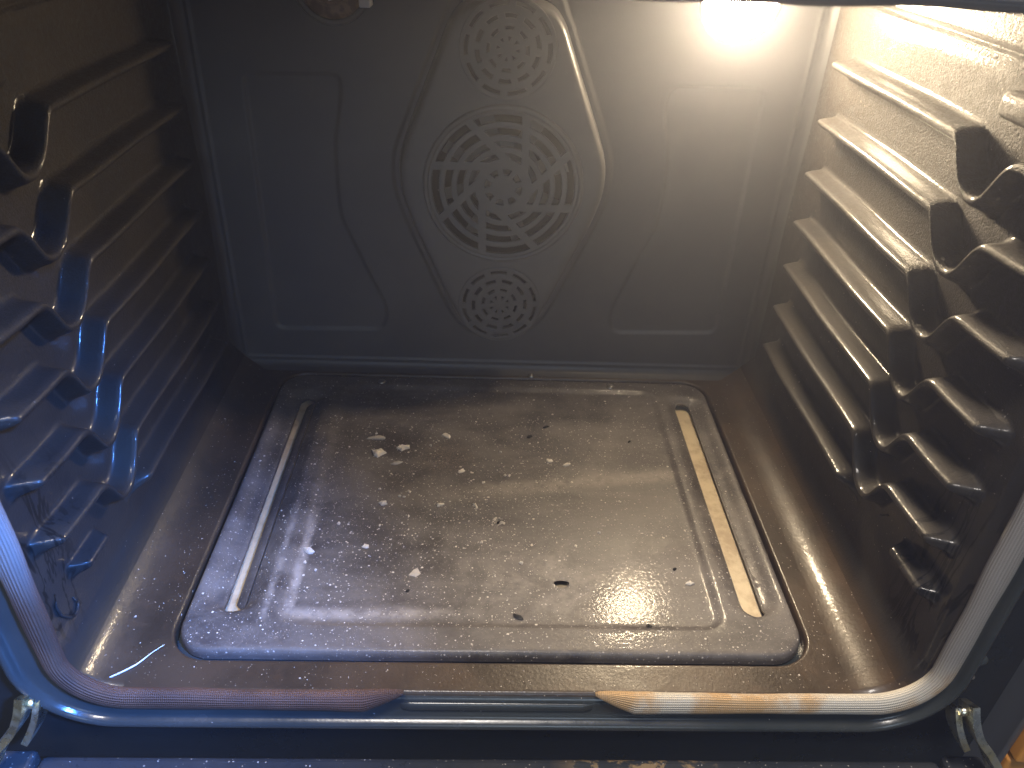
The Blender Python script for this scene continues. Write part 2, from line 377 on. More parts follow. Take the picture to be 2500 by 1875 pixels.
# ------------------------------------------------------------------ side walls with stepped shelf rails
PROFILE = [(.0050, .0), (.0036, .0002), (.0024, .0007), (.0015, .0016), (.0009, .0030), (.0003, .0060), (-.0002, .0105), (-.0009, .0131), (-.0020, .0143),
           (-.0036, .0144), (-.0050, .0134), (-.0064, .0108), (-.0080, .0068), (-.0096, .0030), (-.0110, .0008), (-.0124, .0)]
VY = [.0, .022, .045, .062, .068, .0725, .077, .0815, .087, .093, .0985, .1035, .108, .112, .1155, .119, .4]
VZ = [.003, .003, .0008, .0, -.0012, -.0060, -.0150, -.0214, -.0236, -.0232, -.0205, -.0165, -.0110, -.0058, -.0016, .0, .0]
def side_wall(sgn, levels, pill):
    ys = np.concatenate([[-.0030, -.0020, -.0010], np.arange(0, .130, .00115), np.arange(.130, .2751, .004), np.arange(.2765, .300, .0012), np.arange(.301, YB+.001, .0035)])
    ker = np.interp(ys, VY, VZ)
    v = np.mean([np.interp(ys+k*.0009, VY, VZ) for k in range(-3, 4)], 0)
    rows = []   # z, d, rail, vf
    for z in np.arange(ZT, levels[0]+.012, -.004):
        d = -.0022*math.exp(-((z-.3245)/.0016)**2)+.0012*math.exp(-((z-.314)/.0018)**2)
        rows.append((z, d, -1, float(np.clip((.322-z)/(.322-levels[0]-.006), 0, 1))))
    # finer rows around the seam line
    rows += [(z, -.0022*math.exp(-((z-.3245)/.0016)**2)+.0012*math.exp(-((z-.314)/.0018)**2), -1, 0.0) for z in np.arange(.3185, .3301, .0006)]
    rows = sorted({round(r[0], 5): r for r in rows}.values(), key=lambda r: -r[0])
    for k, zk in enumerate(levels):
        vf = 1.0 if k < 6 else .5
        for dz, d in PROFILE: rows.append((zk+dz, d, k, vf))
        nxt = levels[k+1]+PROFILE[0][0] if k < 6 else RF+.002
        z0 = zk+PROFILE[-1][0]; vn = (1.0 if k+1 < 6 else .5) if k < 6 else 0.0
        for j in range(1, 6): rows.append((z0+(nxt-z0)*j/6, 0, -1, vf+(vn-vf)*j/6))
    rows.append((RF, 0, -1, 0.0))
    nr = len(rows)
    wl = sst(.012, .021, ys)*(1-sst(.2860, .2915, ys))
    w6 = sst(.104, .120, ys)*(1-sst(.2860, .2915, ys))
    wp = sst(pill[0]-.004, pill[0]+.004, ys)*(1-sst(pill[1]-.004, pill[1]+.004, ys))
    flare = .0035*(1-sst(-.003, .004, ys))
    V = []; R = []
    for z, d, k, vf in rows:
        if k < 0: win = np.ones_like(ys)
        elif k < 6: win = wl
        else: win = np.maximum(w6, wp*.75)
        zz = z+vf*v
        if k == 6: zz = zz+pill[2]*(1-sst(.07, .10, ys))
        x = XW-d*win+flare+.0006*np.sin(ys*41+z*23)
        V.append(np.stack([sgn*x, ys, zz], 1)); R.append(k)
    for b in np.linspace(0, math.pi/2, 14)[1:]:
        V.append(np.stack([sgn*(XW-RF+RF*math.cos(b)+flare*math.cos(b)), ys, RF-RF*math.sin(b)-flare*.8*math.sin(b)], 1)); R.append(-1)
    for xx in (XW-RF-.0012,):
        V.append(np.stack([np.full_like(ys, sgn*xx), ys, np.full_like(ys, -.00003)-flare], 1)); R.append(-1)
    V = np.array(V); nr = len(V); nc = len(ys)
    F = gridfaces(nr, nc)
    if sgn < 0: F = F[:, ::-1]
    V = V.reshape(-1, 3); N = vnormals(V, F)
    ri = np.repeat(np.arange(nr-1), nc-1); ci = np.tile(np.arange(nc-1), nr-1)
    R = np.array(R); rk = np.where(R[ri] == R[ri+1], R[ri], -1)
    win = np.maximum(wl[ci], wl[ci+1])
    sel = [(rk == k) & (win > .02) for k in range(6)]
    ymid = ys[ci]
    sel.append((rk == 6) & (np.maximum(w6[ci], w6[ci+1]) > .02))
    selp = (rk == 6) & (np.maximum(wp[ci], wp[ci+1]) > .02) & (ymid < .09)
    sel[6] &= ~selp
    allr = np.zeros(len(F), bool)
    for s in sel+[selp]: allr |= s
    low = np.take(V[:, 2], F).max(1) < .0125
    wall = submesh(V, N, F, ~allr & ~low, "side_wall", M_WALL, oven)
    submesh(V, N, F, low, "floor_edge", M_FLOOR, oven)
    for s in sel: submesh(V, N, F, s, "shelf_rail", M_WALL, wall)
    submesh(V, N, F, selp, "rail_stop", M_WALL, wall)
    return wall
lw = side_wall(-1, [.2855, .2452, .2065, .1685, .1307, .0925, .0565], (.0360, .0640, .0015))
wr = side_wall(1, [.2890, .2508, .2130, .1755, .1395, .1035, .0675], (.0130, .0500, .004))

tube("stamped_mark", [(-.2362, .0303, .0390), (-.2358, .0315, .0350), (-.2355, .0317, .0321), (-.2355, .0290, .0298), (-.2355, .0255, .0298), (-.2355, .0209, .0336), (-.2355, .0161, .0413), (-.2357, .0151, .0487), (-.2362, .0181, .0552)],
     [.0004, .0009, .0011, .0011, .0011, .0011, .0011, .0009, .0004], M_WALL, lw)

for sg, wl_ in ((-1, lw), (1, wr)):
    st = box("rail_stop", min(sg*.2275, sg*.2420), max(sg*.2275, sg*.2420), .036, .1035, .2985 if sg > 0 else .2960, .3115 if sg > 0 else .3090, M_WALL, wl_, .0045)
    st.data.polygons.foreach_set("use_smooth", [True]*len(st.data.polygons))

# ------------------------------------------------------------------ ceiling
meshobj("ceiling", [(-XW-.002, 0, ZT-.002), (XW+.002, 0, ZT-.002), (XW+.002, YB, ZT-.002), (-XW-.002, YB, ZT-.002)], [(0, 3, 2, 1)], M_WALL, oven, False)

# ------------------------------------------------------------------ back wall: pressed tray with two sunk panels
FC = (.0013, .1827)                               # fan centre
def nearer(x, z, k=.98): return (-.0103+(x+.0103)*k, .3851-(.3851-z)*k)
COVER_HALF = [(0, .3155), (.018, .3135), (.034, .3080), (.0425, .2975), (.0470, .2860), (.0625, .2480), (.0785, .2090), (.0828, .1940), (.0822, .1720), (.0745, .1470),
              (.0611, .1150), (.0417, .0690), (.0320, .0530), (.0180, .0420), (0, .0390)]
wall_poly = chaikin([(x+.001, z) for x, z in COVER_HALF]+[(-x+.001, z) for x, z in COVER_HALF[-2:0:-1]], 2)
cover_poly = np.array([nearer(*p) for p in wall_poly])
def sc52(P): return [(-.0103+(x+.0103)*1.052, .3851-(.3851-z)*1.052) for x, z in P]
LP = sc52([(-.185, .261), (-.1170, .263), (-.1170, .2489), (-.1244, .2149), (-.1252, .1788), (-.1245, .156), (-.1114, .1251), (-.1038, .1043), (-.0915, .078), (-.096, .0575), (-.187, .056)])
RP = sc52([(.187, .264), (.1180, .263), (.1175, .2394), (.1245, .2176), (.1255, .1872), (.1245, .158), (.1110, .1250), (.1040, .104), (.0945, .0797), (.098, .0600), (.188, .062)])
def split_edges(P, m=.016):
    out = []
    for a, b in zip(P, P[1:]+P[:1]):
        k = max(1, int(math.dist(a, b)/m)); out += [(a[0]+(b[0]-a[0])*i/k, a[1]+(b[1]-a[1])*i/k) for i in range(k)]
    return out
lp_poly, rp_poly = chaikin(split_edges(LP), 3), chaikin(split_edges(RP), 3)
gx = np.linspace(-XW, XW, 380); gz = np.linspace(0, ZT, 296)
X, Z = np.meshgrid(gx, gz)
de = -rrect_sdf(X, Z, -XW, XW, 0.0, ZT+.05, .011); de = np.maximum(de, 0)
rb = .009
H = np.where(de < rb, rb-np.sqrt(np.maximum(rb*rb-(rb-de)**2, 0)), 0)
H += .0012*np.exp(-((de-rb)/.0013)**2)
dl, dr = poly_sdf(X, Z, lp_poly), poly_sdf(X, Z, rp_poly)
H -= .0020*sst(.0016, -.0016, dl)+.0020*sst(.0016, -.0016, dr)
dc = poly_sdf(X, Z, wall_poly)
up = np.where(Z > .285, np.abs(X-.001)-.0470-np.clip((.285-Z)*.42, -.012, 0)*1.0, dc)
dc2 = np.where(Z > .285, np.minimum(dc, up), dc)
H += .0022*sst(.0058, .0030, dc2)
Yg = YB-H
Vb = np.stack([X, Yg, Z], -1).reshape(-1, 3); Fb = gridfaces(*X.shape)
Nb = vnormals(Vb, Fb)
cmid = lambda A: A.reshape(-1)[Fb].mean(1)
dcm, dlm, drm = cmid(dc), cmid(dl), cmid(dr)
LC, LR = (.1668, .3180), .0278
hole = (dcm < -.009) | (np.hypot(cmid(X)-LC[0], cmid(Z)-LC[1]) < LR)
back = submesh(Vb, Nb, Fb, ~hole & (dlm > .0022) & (drm > .0022), "back_wall", M_BACK, oven)
submesh(Vb, Nb, Fb, dlm <= .0022, "sunk_panel", M_BACK, back)
submesh(Vb, Nb, Fb, drm <= .0022, "sunk_panel", M_BACK, back)

# ------------------------------------------------------------------ fan cover with three grilles, and the fan behind
YC = .316                                         # front of the cover
def circ(cx, cz, r, n=64): return [(cx+r*math.cos(2*math.pi*k/n), cz+r*math.sin(2*math.pi*k/n)) for k in range(n)]
TV, BV = (.0013, .2826), (.0013, .0808)
RV, RM = .0338, .0612
# pressed cover: rim rises from the wall, flat face, round openings for the grilles
offs = [(.000, YB-.0018), (.0006, YB-.010), (.0012, YC+.0060), (.0020, YC+.0030), (.0034, YC+.0010), (.0052, YC)]
cp = np.asarray(cover_poly); tg = np.roll(cp, -1, 0)-np.roll(cp, 1, 0); nn = np.stack([tg[:, 1], -tg[:, 0]], 1); nn /= np.linalg.norm(nn, axis=1)[:, None]
if poly_sdf(np.array([cp[5, 0]+nn[5, 0]*.001]), np.array([cp[5, 1]+nn[5, 1]*.001]), cp)[0] > 0: nn = -nn
Vr = []; Fr = []
for o_, y_ in offs:
    q = cp+nn*o_; Vr += [(a, y_, b) for a, b in q]
n_ = len(cp)
for i in range(len(offs)-1):
    for j in range(n_): Fr.append((i*n_+j, i*n_+(j+1) % n_, (i+1)*n_+(j+1) % n_, (i+1)*n_+j))
inner = [tuple(p) for p in cp+nn*offs[-1][0]]
holes = [circ(*TV, RV, 48), circ(*BV, RV, 48), circ(*FC, RM, 80)]
gp = [(a, b) for a in np.arange(-.078, .081, .006) for b in np.arange(.05, .31, .006)]
gp = [p for p in gp if poly_sdf(np.array([p[0]]), np.array([p[1]]), np.array(inner))[0] < -.002 and
      all(math.hypot(p[0]-c[0], p[1]-c[1]) > r+.002 for c, r in ((TV, RV), (BV, RV), (FC, RM)))]
def keepc(cx, cz):
    k = poly_sdf(cx, cz, np.array(inner)) < 0
    for c, r in ((TV, RV), (BV, RV), (FC, RM)): k &= np.hypot(cx-c[0], cz-c[1]) > r*.998
    return k
V2, F2 = cdt_sheet([inner]+holes, gp, keepc)
base = len(Vr); Vr += [(a, YC, b) for a, b in V2]; Fr += [tuple(base+i for i in f) for f in F2]
import bmesh
me = bpy.data.meshes.new("fan_cover"); me.from_pydata(Vr, [], Fr); me.update()
bm = bmesh.new(); bm.from_mesh(me); bmesh.ops.remove_doubles(bm, verts=bm.verts[:], dist=2e-6); bmesh.ops.recalc_face_normals(bm, faces=bm.faces[:]); bm.to_mesh(me); bm.free()
me.polygons.foreach_set("use_smooth", [True]*len(me.polygons))
cover = link("fan_cover", me, M_COVER, oven)

def arc_slot(c, r0, r1, a0, a1, n=9):
    """a0,a1: functions of radius giving start/end angle"""
    P = [(r1, a0(r1)+(a1(r1)-a0(r1))*k/n) for k in range(n+1)]+[(r0, a1(r0)+(a0(r0)-a1(r0))*k/n) for k in range(n+1)]
    return [(c[0]+r*math.cos(a), c[1]+r*math.sin(a)) for r, a in P]
def ring_tube(name, c, R, r, y, mat, parent, n=72, m=8):
    V = []; F = []
    for i in range(n):
        a = 2*math.pi*i/n
        for j in range(m):
            b = 2*math.pi*j/m; q = R+r*math.cos(b)
            V.append((c[0]+q*math.cos(a), y+r*.7*math.sin(b), c[1]+q*math.sin(a)))
    for i in range(n):
        for j in range(m): F.append((i*m+j, i*m+(j+1) % m, ((i+1) % n)*m+(j+1) % m, ((i+1) % n)*m+j))
    return meshobj(name, V, F, mat, parent)
def vent(c, rot):
    loops = [circ(*c, RV+.0004, 64)]
    for r0, r1, n, wv_, ph in ((.0280, .0318, 10, .0042, 0), (.0198, .0240, 10, .0040, .31), (.0122, .0158, 8, .0036, .1), (.0042, .0090, 8, .0024, .0)):
        for k in range(n):
            t0 = rot+ph+2*math.pi*k/n; t1 = rot+ph+2*math.pi*(k+1)/n
            loops.append(arc_slot(c, r0, r1, lambda r, t0=t0: t0+wv_/2/r, lambda r, t1=t1: t1-wv_/2/r, 7))
    return curve_plate("vent_grille", loops, YC+.0004, .0018, .0007, M_COVER, cover)
vent(TV, .25); vent(BV, .05)
OFF, SW = .0165, .0050
def main_grille():
    c = FC; loops = [circ(*c, RM+.0004, 96)]
    for r0, r1 in ((.0492, .0560), (.0396, .0460), (.0304, .0365), (.0218, .0272)):
        for k in range(8):
            def ang(r, kk, s): return 2*math.pi*kk/8+.02-math.asin(min(.98, OFF/r))+s*SW/2/math.sqrt(max(r*r-OFF*OFF, 1e-6))
            loops.append(arc_slot(c, r0, r1, lambda r, k=k: ang(r, k, 1), lambda r, k=k: ang(r, k+1, -1), 9))
    for k in range(8):
        t0, t1 = 2*math.pi*k/8+.2, 2*math.pi*(k+1)/8+.2
        loops.append(arc_slot(c, .0095, .0150, lambda r, t=t0: t+.0016/r, lambda r, t=t1: t-.0016/r, 5))
    g = curve_plate("fan_grille", loops, YC+.0008, .0034, .0008, M_COVER, cover)
    ring_tube("grille_rim", c, .0600, .0023, YC-.0006, M_COVER, cover)
main_grille()
# dark housing box behind the cover
hv = [(a, YB+.001, b) for a, b in cp*np.array([1.0, 1.0])]
hb = [(a*1.0, YB+.034, b) for a, b in cp]
meshobj("fan_housing", hv+hb, [(j, (j+1) % n_, n_+(j+1) % n_, n_+j) for j in range(n_)]+[tuple(n_+j for j in range(n_))], M_DARK, oven, False)
fan = empty("fan", (FC[0], .336, FC[1]), oven)
def disc(name, r, y, th, mat, parent, n=40, c=(0, 0)):
    V = [(c[0]+r*math.cos(2*math.pi*k/n), y, c[1]+r*math.sin(2*math.pi*k/n)) for k in range(n)]+[(c[0]+r*.9*math.cos(2*math.pi*k/n), y-th, c[1]+r*.9*math.sin(2*math.pi*k/n)) for k in range(n)]
    F = [tuple(range(n))[::-1], tuple(range(n, 2*n))]+[(k, (k+1) % n, n+(k+1) % n, n+k) for k in range(n)]
    return meshobj(name, V, F, mat, parent, False)
disc("fan_disc", .030, .010, .0015, M_FAN, fan)
disc("hub_nut", .0062, -.006, .007, M_SCREW, fan, 6)
for k in range(8):
    a = 2*math.pi*(k+.37)/8; ca, sa = math.cos(a), math.sin(a)
    V = []
    for r_, hw in ((.017, .0045), (.034, .0058), (.052, .0062)):
        for s_ in (-1, 1):
            for th in (0, .0009):
                tx = s_*hw; V.append((r_*ca-tx*sa, tx*.75+th, r_*sa+tx*ca))
    F = [(0, 2, 6, 4), (4, 6, 10, 8), (1, 5, 7, 3), (5, 9, 11, 7), (0, 4, 5, 1), (4, 8, 9, 5), (2, 3, 7, 6), (6, 7, 11, 10), (0, 1, 3, 2), (8, 10, 11, 9)]
    meshobj("fan_blade", V, F, M_FAN, fan, False)

# ------------------------------------------------------------------ lamp (lit) and the unlit socket on the left
lamp = empty("oven_lamp", (.1668, YB, .3180), oven)
def dome(name, R, depth, mat, parent, y0=0, n=40, m=12, wob=0.0):
    V = []; F = []
    for i in range(m):
        b = math.pi/2*i/m
        for j in range(n):
            a = 2*math.pi*j/n; q = R*(math.cos(b)**.75)*(1+wob*math.sin(3*a+1)+wob*.6*math.sin(5*a))
            V.append((q*math.cos(a), y0-depth*math.sin(b), q*math.sin(a)))
    V.append((0, y0-depth, 0))
    for i in range(m-1):
        for j in range(n): F.append((i*n+j, i*n+(j+1) % n, (i+1)*n+(j+1) % n, (i+1)*n+j))
    for j in range(n): F.append(((m-1)*n+j, (m-1)*n+(j+1) % n, m*n))
    return meshobj(name, V, F, mat, parent)
dome("lamp_glass",   .0268, .0055, M_LAMP, lamp, .0006, wob=.03)
cyl = [(LR*math.cos(a), y_, LR*math.sin(a)) for y_ in (-.0005, .0135) for a in np.linspace(0, 2*math.pi, 48, endpoint=False)]
meshobj("lamp_recess", cyl, [(k, (k+1) % 48, 48+(k+1) % 48, 48+k) for k in range(48)]+[tuple(48+k for k in range(48))], M_TRIM, lamp)
ring_tube("lamp_collar", (0, 0), LR+.0010, .0016, -.0008, M_BACK, lamp, 56, 8)
sock = empty("lamp_socket", (-.1235, YB, .318), oven)
ring_tube("socket_collar", (0, 0), .0260, .0022, -.0015, M_COVER, sock, 48, 8)
dome("socket_cap", .0245, .008, M_SOCKET, sock, 0)
ring_tube("socket_thread", (0, 0), .0120, .0022, -.0085, M_SOCKET, sock, 32, 6)
tube("contact_spring", [(.004, -.010, .004), (.007, -.012, -.002), (.004, -.012, -.008), (-.001, -.011, -.010)], .0012, M_CERAMIC, sock)
hold = empty("ceramic_holder", (-.0985, .325, .3120), oven)
box("holder_block", -.010, .010, -.004, .010, -.002, .012, M_CERAMIC, hold, .003)
box("holder_foot", -.004, .004, -.003, .010, -.0075, -.0022, M_CERAMIC, hold, .001)
tube("holder_arm", [(.0102, 0, .001), (.018, 0, .0035), (.034, 0, .0065)], .0016, M_CERAMIC, hold)

# ------------------------------------------------------------------ floor pan with recess, floor plate with slots
HX0, HX1, HY0, HY1, HR = -.1915, .1915, .0206, .3275, .024
loops = []
lipo = [(0.0, -.0095), (.0002, -.0025), (.0006, -.0011), (.0013, -.0003), (.0021, 0.0), (.0027, 0.0), (.0042, 0.0)]
for o_, z_ in lipo: loops.append(rrect_pts(HX0-o_, HX1+o_, HY0-o_, HY1+o_, HR+o_, .005, 12))
outer = [(-XW+RF-.0003, -.0015), (XW-RF+.0003, -.0015), (XW-RF+.0003, YB-.006), (-XW+RF-.0003, YB-.006)]
gp = [(a, b) for a in np.linspace(-.2060, .2060, 61) for b in np.concatenate([[-.0009, -.0003, .0003, .0009, .0020, .0045], np.arange(.008, .333, .007)])]
gp = [p for p in gp if rrect_sdf(np.array([p[0]]), np.array([p[1]]), HX0, HX1, HY0, HY1, HR)[0] > .0062]
def dense(P, m):
    o = []
    for a, b in zip(P, P[1:]+P[:1]):
        k = max(1, int(math.dist(a, b)/m)); o += [(a[0]+(b[0]-a[0])*i/k, a[1]+(b[1]-a[1])*i/k) for i in range(k)]
    return o
fy = [-.0009, -.0003, .0003, .0009, .0020, .0045]
outer = [outer[0]]+[(q, -.0015) for q in np.linspace(-.2060, .2060, 61)[1:-1]]+[(XW-RF+.0003, -.0015)]+[(XW-RF+.0003, q) for q in fy]+[(XW-RF+.0003, q) for q in np.arange(.010, .333, .007)]+dense([outer[2], outer[3]], .007)[:59]+[outer[3]]+[(-XW+RF-.0003, q) for q in np.arange(.010, .333, .007)[::-1]]+[(-XW+RF-.0003, q) for q in fy[::-1]]
gp = [p for p in gp if abs(p[0]) < .2050]
V2, F2 = cdt_sheet([outer]+loops, gp, lambda a, b: rrect_sdf(a, b, HX0, HX1, HY0, HY1, HR) > -1e-5)
d2 = rrect_sdf(V2[:, 0], V2[:, 1], HX0, HX1, HY0, HY1, HR)
z2 = np.interp(d2, [o for o, _ in lipo], [z for _, z in lipo])
z2 += -.0030*np.clip(1-(V2[:, 1]+.0015)/.0024, 0, 1)**2
V3 = np.stack([V2[:, 0], V2[:, 1], z2], 1)
pan = meshobj("floor_pan", V3, F2, M_FLOOR, oven)
# flange the plate rests on
fl_o = rrect_pts(HX0, HX1, HY0, HY1, HR, .02, 8); fl_i = rrect_pts(HX0+.009, HX1-.009, HY0+.009, HY1-.009, .012, .02, 8)
V2, F2 = cdt_sheet([fl_o, fl_i], [], lambda a, b: (rrect_sdf(a, b, HX0, HX1, HY0, HY1, HR) < 0) & (rrect_sdf(a, b, HX0+.009, HX1-.009, HY0+.009, HY1-.009, .012) > 0))
meshobj("recess_flange", [(a, b, -.0095) for a, b in V2], F2, M_FRAME, pan, False)
# pale sheet seen through the slots
meshobj("lower_sheet", [(-.20, .01, -.0102), (.20, .01, -.0102), (.20, .335, -.0102), (-.20, .335, -.0102)], [(0, 1, 2, 3)], M_TRAY, oven, False)

PX0, PX1, PY0, PY1, PR = -.1898, .1898, .0258, .3258, .0215
SL = (-.1688, -.1562, .0560, .2935, .0062); SR = (.1600, .1730, .0565, .2970, .0064)
CL = (-.1866, -.1440, .0530, .3030, .0150); CR = (.1500, .1872, .0560, .3040, .0150)
IN = (-.1370, .1455, .0440, .3130, .0150)
def plate_z(x, y):
    e = -rrect_sdf(x, y, PX0, PX1, PY0, PY1, PR)
    z = np.where(e < .0028, -.0046*(1-np.sqrt(np.clip(1-(1-np.clip(e, 0, .0028)/.0028)**2.0, 0, 1))), 0)
    di = rrect_sdf(x, y, *IN)
    wl_ = np.where(x < -.115, .0115, .0065)
    z -= .0027*sst(0, 1, -di/wl_)
    for S_, C_ in ((SL, CL), (SR, CR)):
        dc_ = -rrect_sdf(x, y, *C_)
        z -= .0050*sst(0, .0115, dc_)
        ds = rrect_sdf(x, y, *S_)
        z -= .0012*np.clip(1-ds/.0016, 0, 1)**2
    z += .00025*np.sin(x*37+1)*np.sin(y*29)
    for hx, hy, hr in PH:
        z -= .0008*np.clip(1-(np.hypot(x-hx, y-hy)-hr)/.0015, 0, 1)**2
    return z
PH = [(.0439, .0837, .0036), (.0029, .1405, .0020)]
hole0 = [(PH[0][0]+.0042*math.cos(a)*(1+.25*abs(math.cos(a))), PH[0][1]+.0030*math.sin(a)) for a in np.linspace(0, 2*math.pi, 20, endpoint=False)]
hole1 = [(PH[1][0]+.0018*math.cos(a), PH[1][1]+.0018*math.sin(a)) for a in np.linspace(0, 2*math.pi, 12, endpoint=False)]
loops = [rrect_pts(PX0+o_, PX1-o_, PY0+o_, PY1-o_, PR-o_, .0035, 12) for o_ in (0, .00015, .00045, .0010, .0018, .0030)]
loops += [rrect_pts(*S_, .0035, 8) for S_ in (SL, SR)]+[rrect_pts(S_[0]-.0009, S_[1]+.0009, S_[2]-.0009, S_[3]+.0009, S_[4]+.0009, .0035, 8) for S_ in (SL, SR)]
for o_ in (.0005, .0020, .0035, .0050, .0065): loops.append(rrect_pts(IN[0]+o_, IN[1]-o_, IN[2]+o_, IN[3]-o_, IN[4]-o_*.6, .004, 8))
loops += [hole0, hole1]
gxp, gyp = np.meshgrid(np.arange(PX0+.005, PX1-.004, .0031), np.arange(PY0+.005, PY1-.004, .0031))
gxp = gxp.ravel()+RNG.uniform(-.0003, .0003, gxp.size); gyp = gyp.ravel()+RNG.uniform(-.0003, .0003, gyp.size)
ok = np.ones(gxp.size, bool)
for S_ in (SL, SR): ok &= rrect_sdf(gxp, gyp, *S_) > .0016
di = -rrect_sdf(gxp, gyp, *IN); ok &= (di < -.0008) | (di > .0078)
gp = list(zip(gxp[ok], gyp[ok]))
def keepp(a, b):
    k = rrect_sdf(a, b, PX0, PX1, PY0, PY1, PR) < 1e-6
    for S_ in (SL, SR): k &= rrect_sdf(a, b, *S_) > 0
    return k & (poly_sdf(a, b, hole0) > 0) & (poly_sdf(a, b, hole1) > 0)
V2, F2 = cdt_sheet(loops, gp, keepp)
zp = plate_z(V2[:, 0], V2[:, 1])
# turned-down skirt round the rim
V3 = [(a, b, c) for (a, b), c in zip(V2, zp)]; F3 = [tuple(f) for f in F2]
def skirt(loop_pts, drop):
    b0 = len(V3)
    lx = np.array(loop_pts); lz = plate_z(lx[:, 0], lx[:, 1])
    for p, z_ in zip(loop_pts, lz): V3.append((p[0], p[1], z_)); V3.append((p[0], p[1], z_-drop))
    n = len(loop_pts)
    for k in range(n): F3.append((b0+2*k, b0+2*k+1, b0+2*((k+1) % n)+1, b0+2*((k+1) % n)))
skirt(loops[0], .0030)
for S_ in (SL, SR): skirt(rrect_pts(*S_, .0035, 8), .0014)
# louvre lip folded down from the inner edge of the left slot
b0 = len(V3); ly = np.linspace(SL[2]+.004, SL[3]-.004, 40)
for y_ in ly:
    e = min(1, (y_-ly[0]+.001)/.006, (ly[-1]-y_+.001)/.006)
    for f_, g_ in ((0, .0), (.0024, -.0006), (.0048, -.0020), (.0072, -.0040)): V3.append((SL[1]+.0004-f_*e, y_, -.0034+g_))
F3 += [tuple(b0+i for i in f) for f in gridfaces(40, 4)]
me = bpy.data.meshes.new("floor_plate"); me.from_pydata([tuple(map(float, v)) for v in V3], [], [tuple(map(int, f)) for f in F3]); me.update()
bm = bmesh.new(); bm.from_mesh(me); bmesh.ops.remove_doubles(bm, verts=bm.verts[:], dist=2e-6); bm.to_mesh(me); bm.free()
me.polygons.foreach_set("use_smooth", [True]*len(me.polygons))
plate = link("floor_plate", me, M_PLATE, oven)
for sx, sy, par in ((-.1019, .3165, plate), (.1048, .3172, plate)):
    s_ = empty("screw", (sx, sy, .0002), par) if False else None
    V = []; F = []; n = 20
    for r_, z_ in ((.0036, 0.0), (.0033, .0010), (.0020, .0016), (.0012, .0010)):
        for k in range(n): V.append((sx+r_*math.cos(2*math.pi*k/n), sy+r_*math.sin(2*math.pi*k/n), z_-.0004))
    for i in range(3):
        for k in range(n): F.append((i*n+k, i*n+(k+1) % n, (i+1)*n+(k+1) % n, (i+1)*n+k))
    F.append(tuple(3*n+k for k in range(n)))
    meshobj("screw", V, F, M_SCREW, plate)
V = [( .0335+.0026*math.cos(a)*math.cos(b), .3312+.0026*math.sin(a)*math.cos(b), .0001+.0022*math.sin(b)) for b in (0, .5, 1.0, 1.5) for a in np.linspace(0, 2*math.pi, 14, endpoint=False)]
meshobj("rivet", V, [(i*14+k, i*14+(k+1) % 14, (i+1)*14+(k+1) % 14, (i+1)*14+k) for i in range(3) for k in range(14)], M_SCREW, pan)

# ------------------------------------------------------------------ front frame, gasket
def rr_path(x0, x1, z0, z1, r, step=.01, arc=16):
    """closed path in the x-z plane -> [(pt, outward normal)] counter-clockwise starting mid bottom"""
    out = []
    def seg(a, b, n_):
        k = max(2, int(math.dist(a, b)/step))
        for i in range(k): out.append(((a[0]+(b[0]-a[0])*i/k, a[1]+(b[1]-a[1])*i/k), n_))
    def ar(cx, cz, a0):
        for i in range(arc):
            a = a0+math.pi/2*i/arc; out.append(((cx+r*math.cos(a), cz+r*math.sin(a)), (math.cos(a), math.sin(a))))
    mid = (x0+x1)/2
    seg((mid, z0), (x1-r, z0), (0, -1)); ar(x1-r, z0+r, -math.pi/2); seg((x1, z0+r), (x1, z1-r), (1, 0)); ar(x1-r, z1-r, 0)
    seg((x1-r, z1), (x0+r, z1), (0, 1)); ar(x0+r, z1-r, math.pi/2); seg((x0, z1-r), (x0, z0+r), (-1, 0)); ar(x0+r, z0+r, math.pi); seg((x0+r, z0), (mid, z0), (0, -1))
    return out
FX0, FX1, FZ0, FZ1 = -.238, .2405, -.002, .3600
path = [((p[0], 0, p[1]), (n[0], 0, n[1]), (0, -1, 0)) for p, n in rr_path(FX0, FX1, FZ0, FZ1, .028)]
# (outward offset, forward offset)
fprof = [(-.0015, -.0040), (-.0010, -.0010), (.0003, .0015), (.0022, .0030), (.0045, .0034), (.0090, .0040), (.0128, .0050), (.0140, .0056), (.0146, .0068), (.0152, .0082), (.0162, .0094), (.0176, .0099), (.0190, .0095), (.0200, .0083), (.0206, .0064), (.0208, .0035), (.0208, -.0080)]
V, F = sweep(path, fprof, True, False)
frame = meshobj("front_frame", V, F, M_FRAME, oven)
# low pressed bead between the gasket ends
bead = []
for i, xx in enumerate(np.linspace(-.053, .056, 40)):
    e = min(1, (xx+.053)/.004, (.056-xx)/.004); e = max(e, .05)
    bead.append([(xx, -.0036-.0016*e*math.sin(a), -.0085+.0034*math.cos(a)*-1) for a in np.linspace(0, math.pi, 9)])
Vb2 = np.array(bead).reshape(-1, 3); meshobj("frame_bead", Vb2, gridfaces(40, 9), M_FRAME, frame)
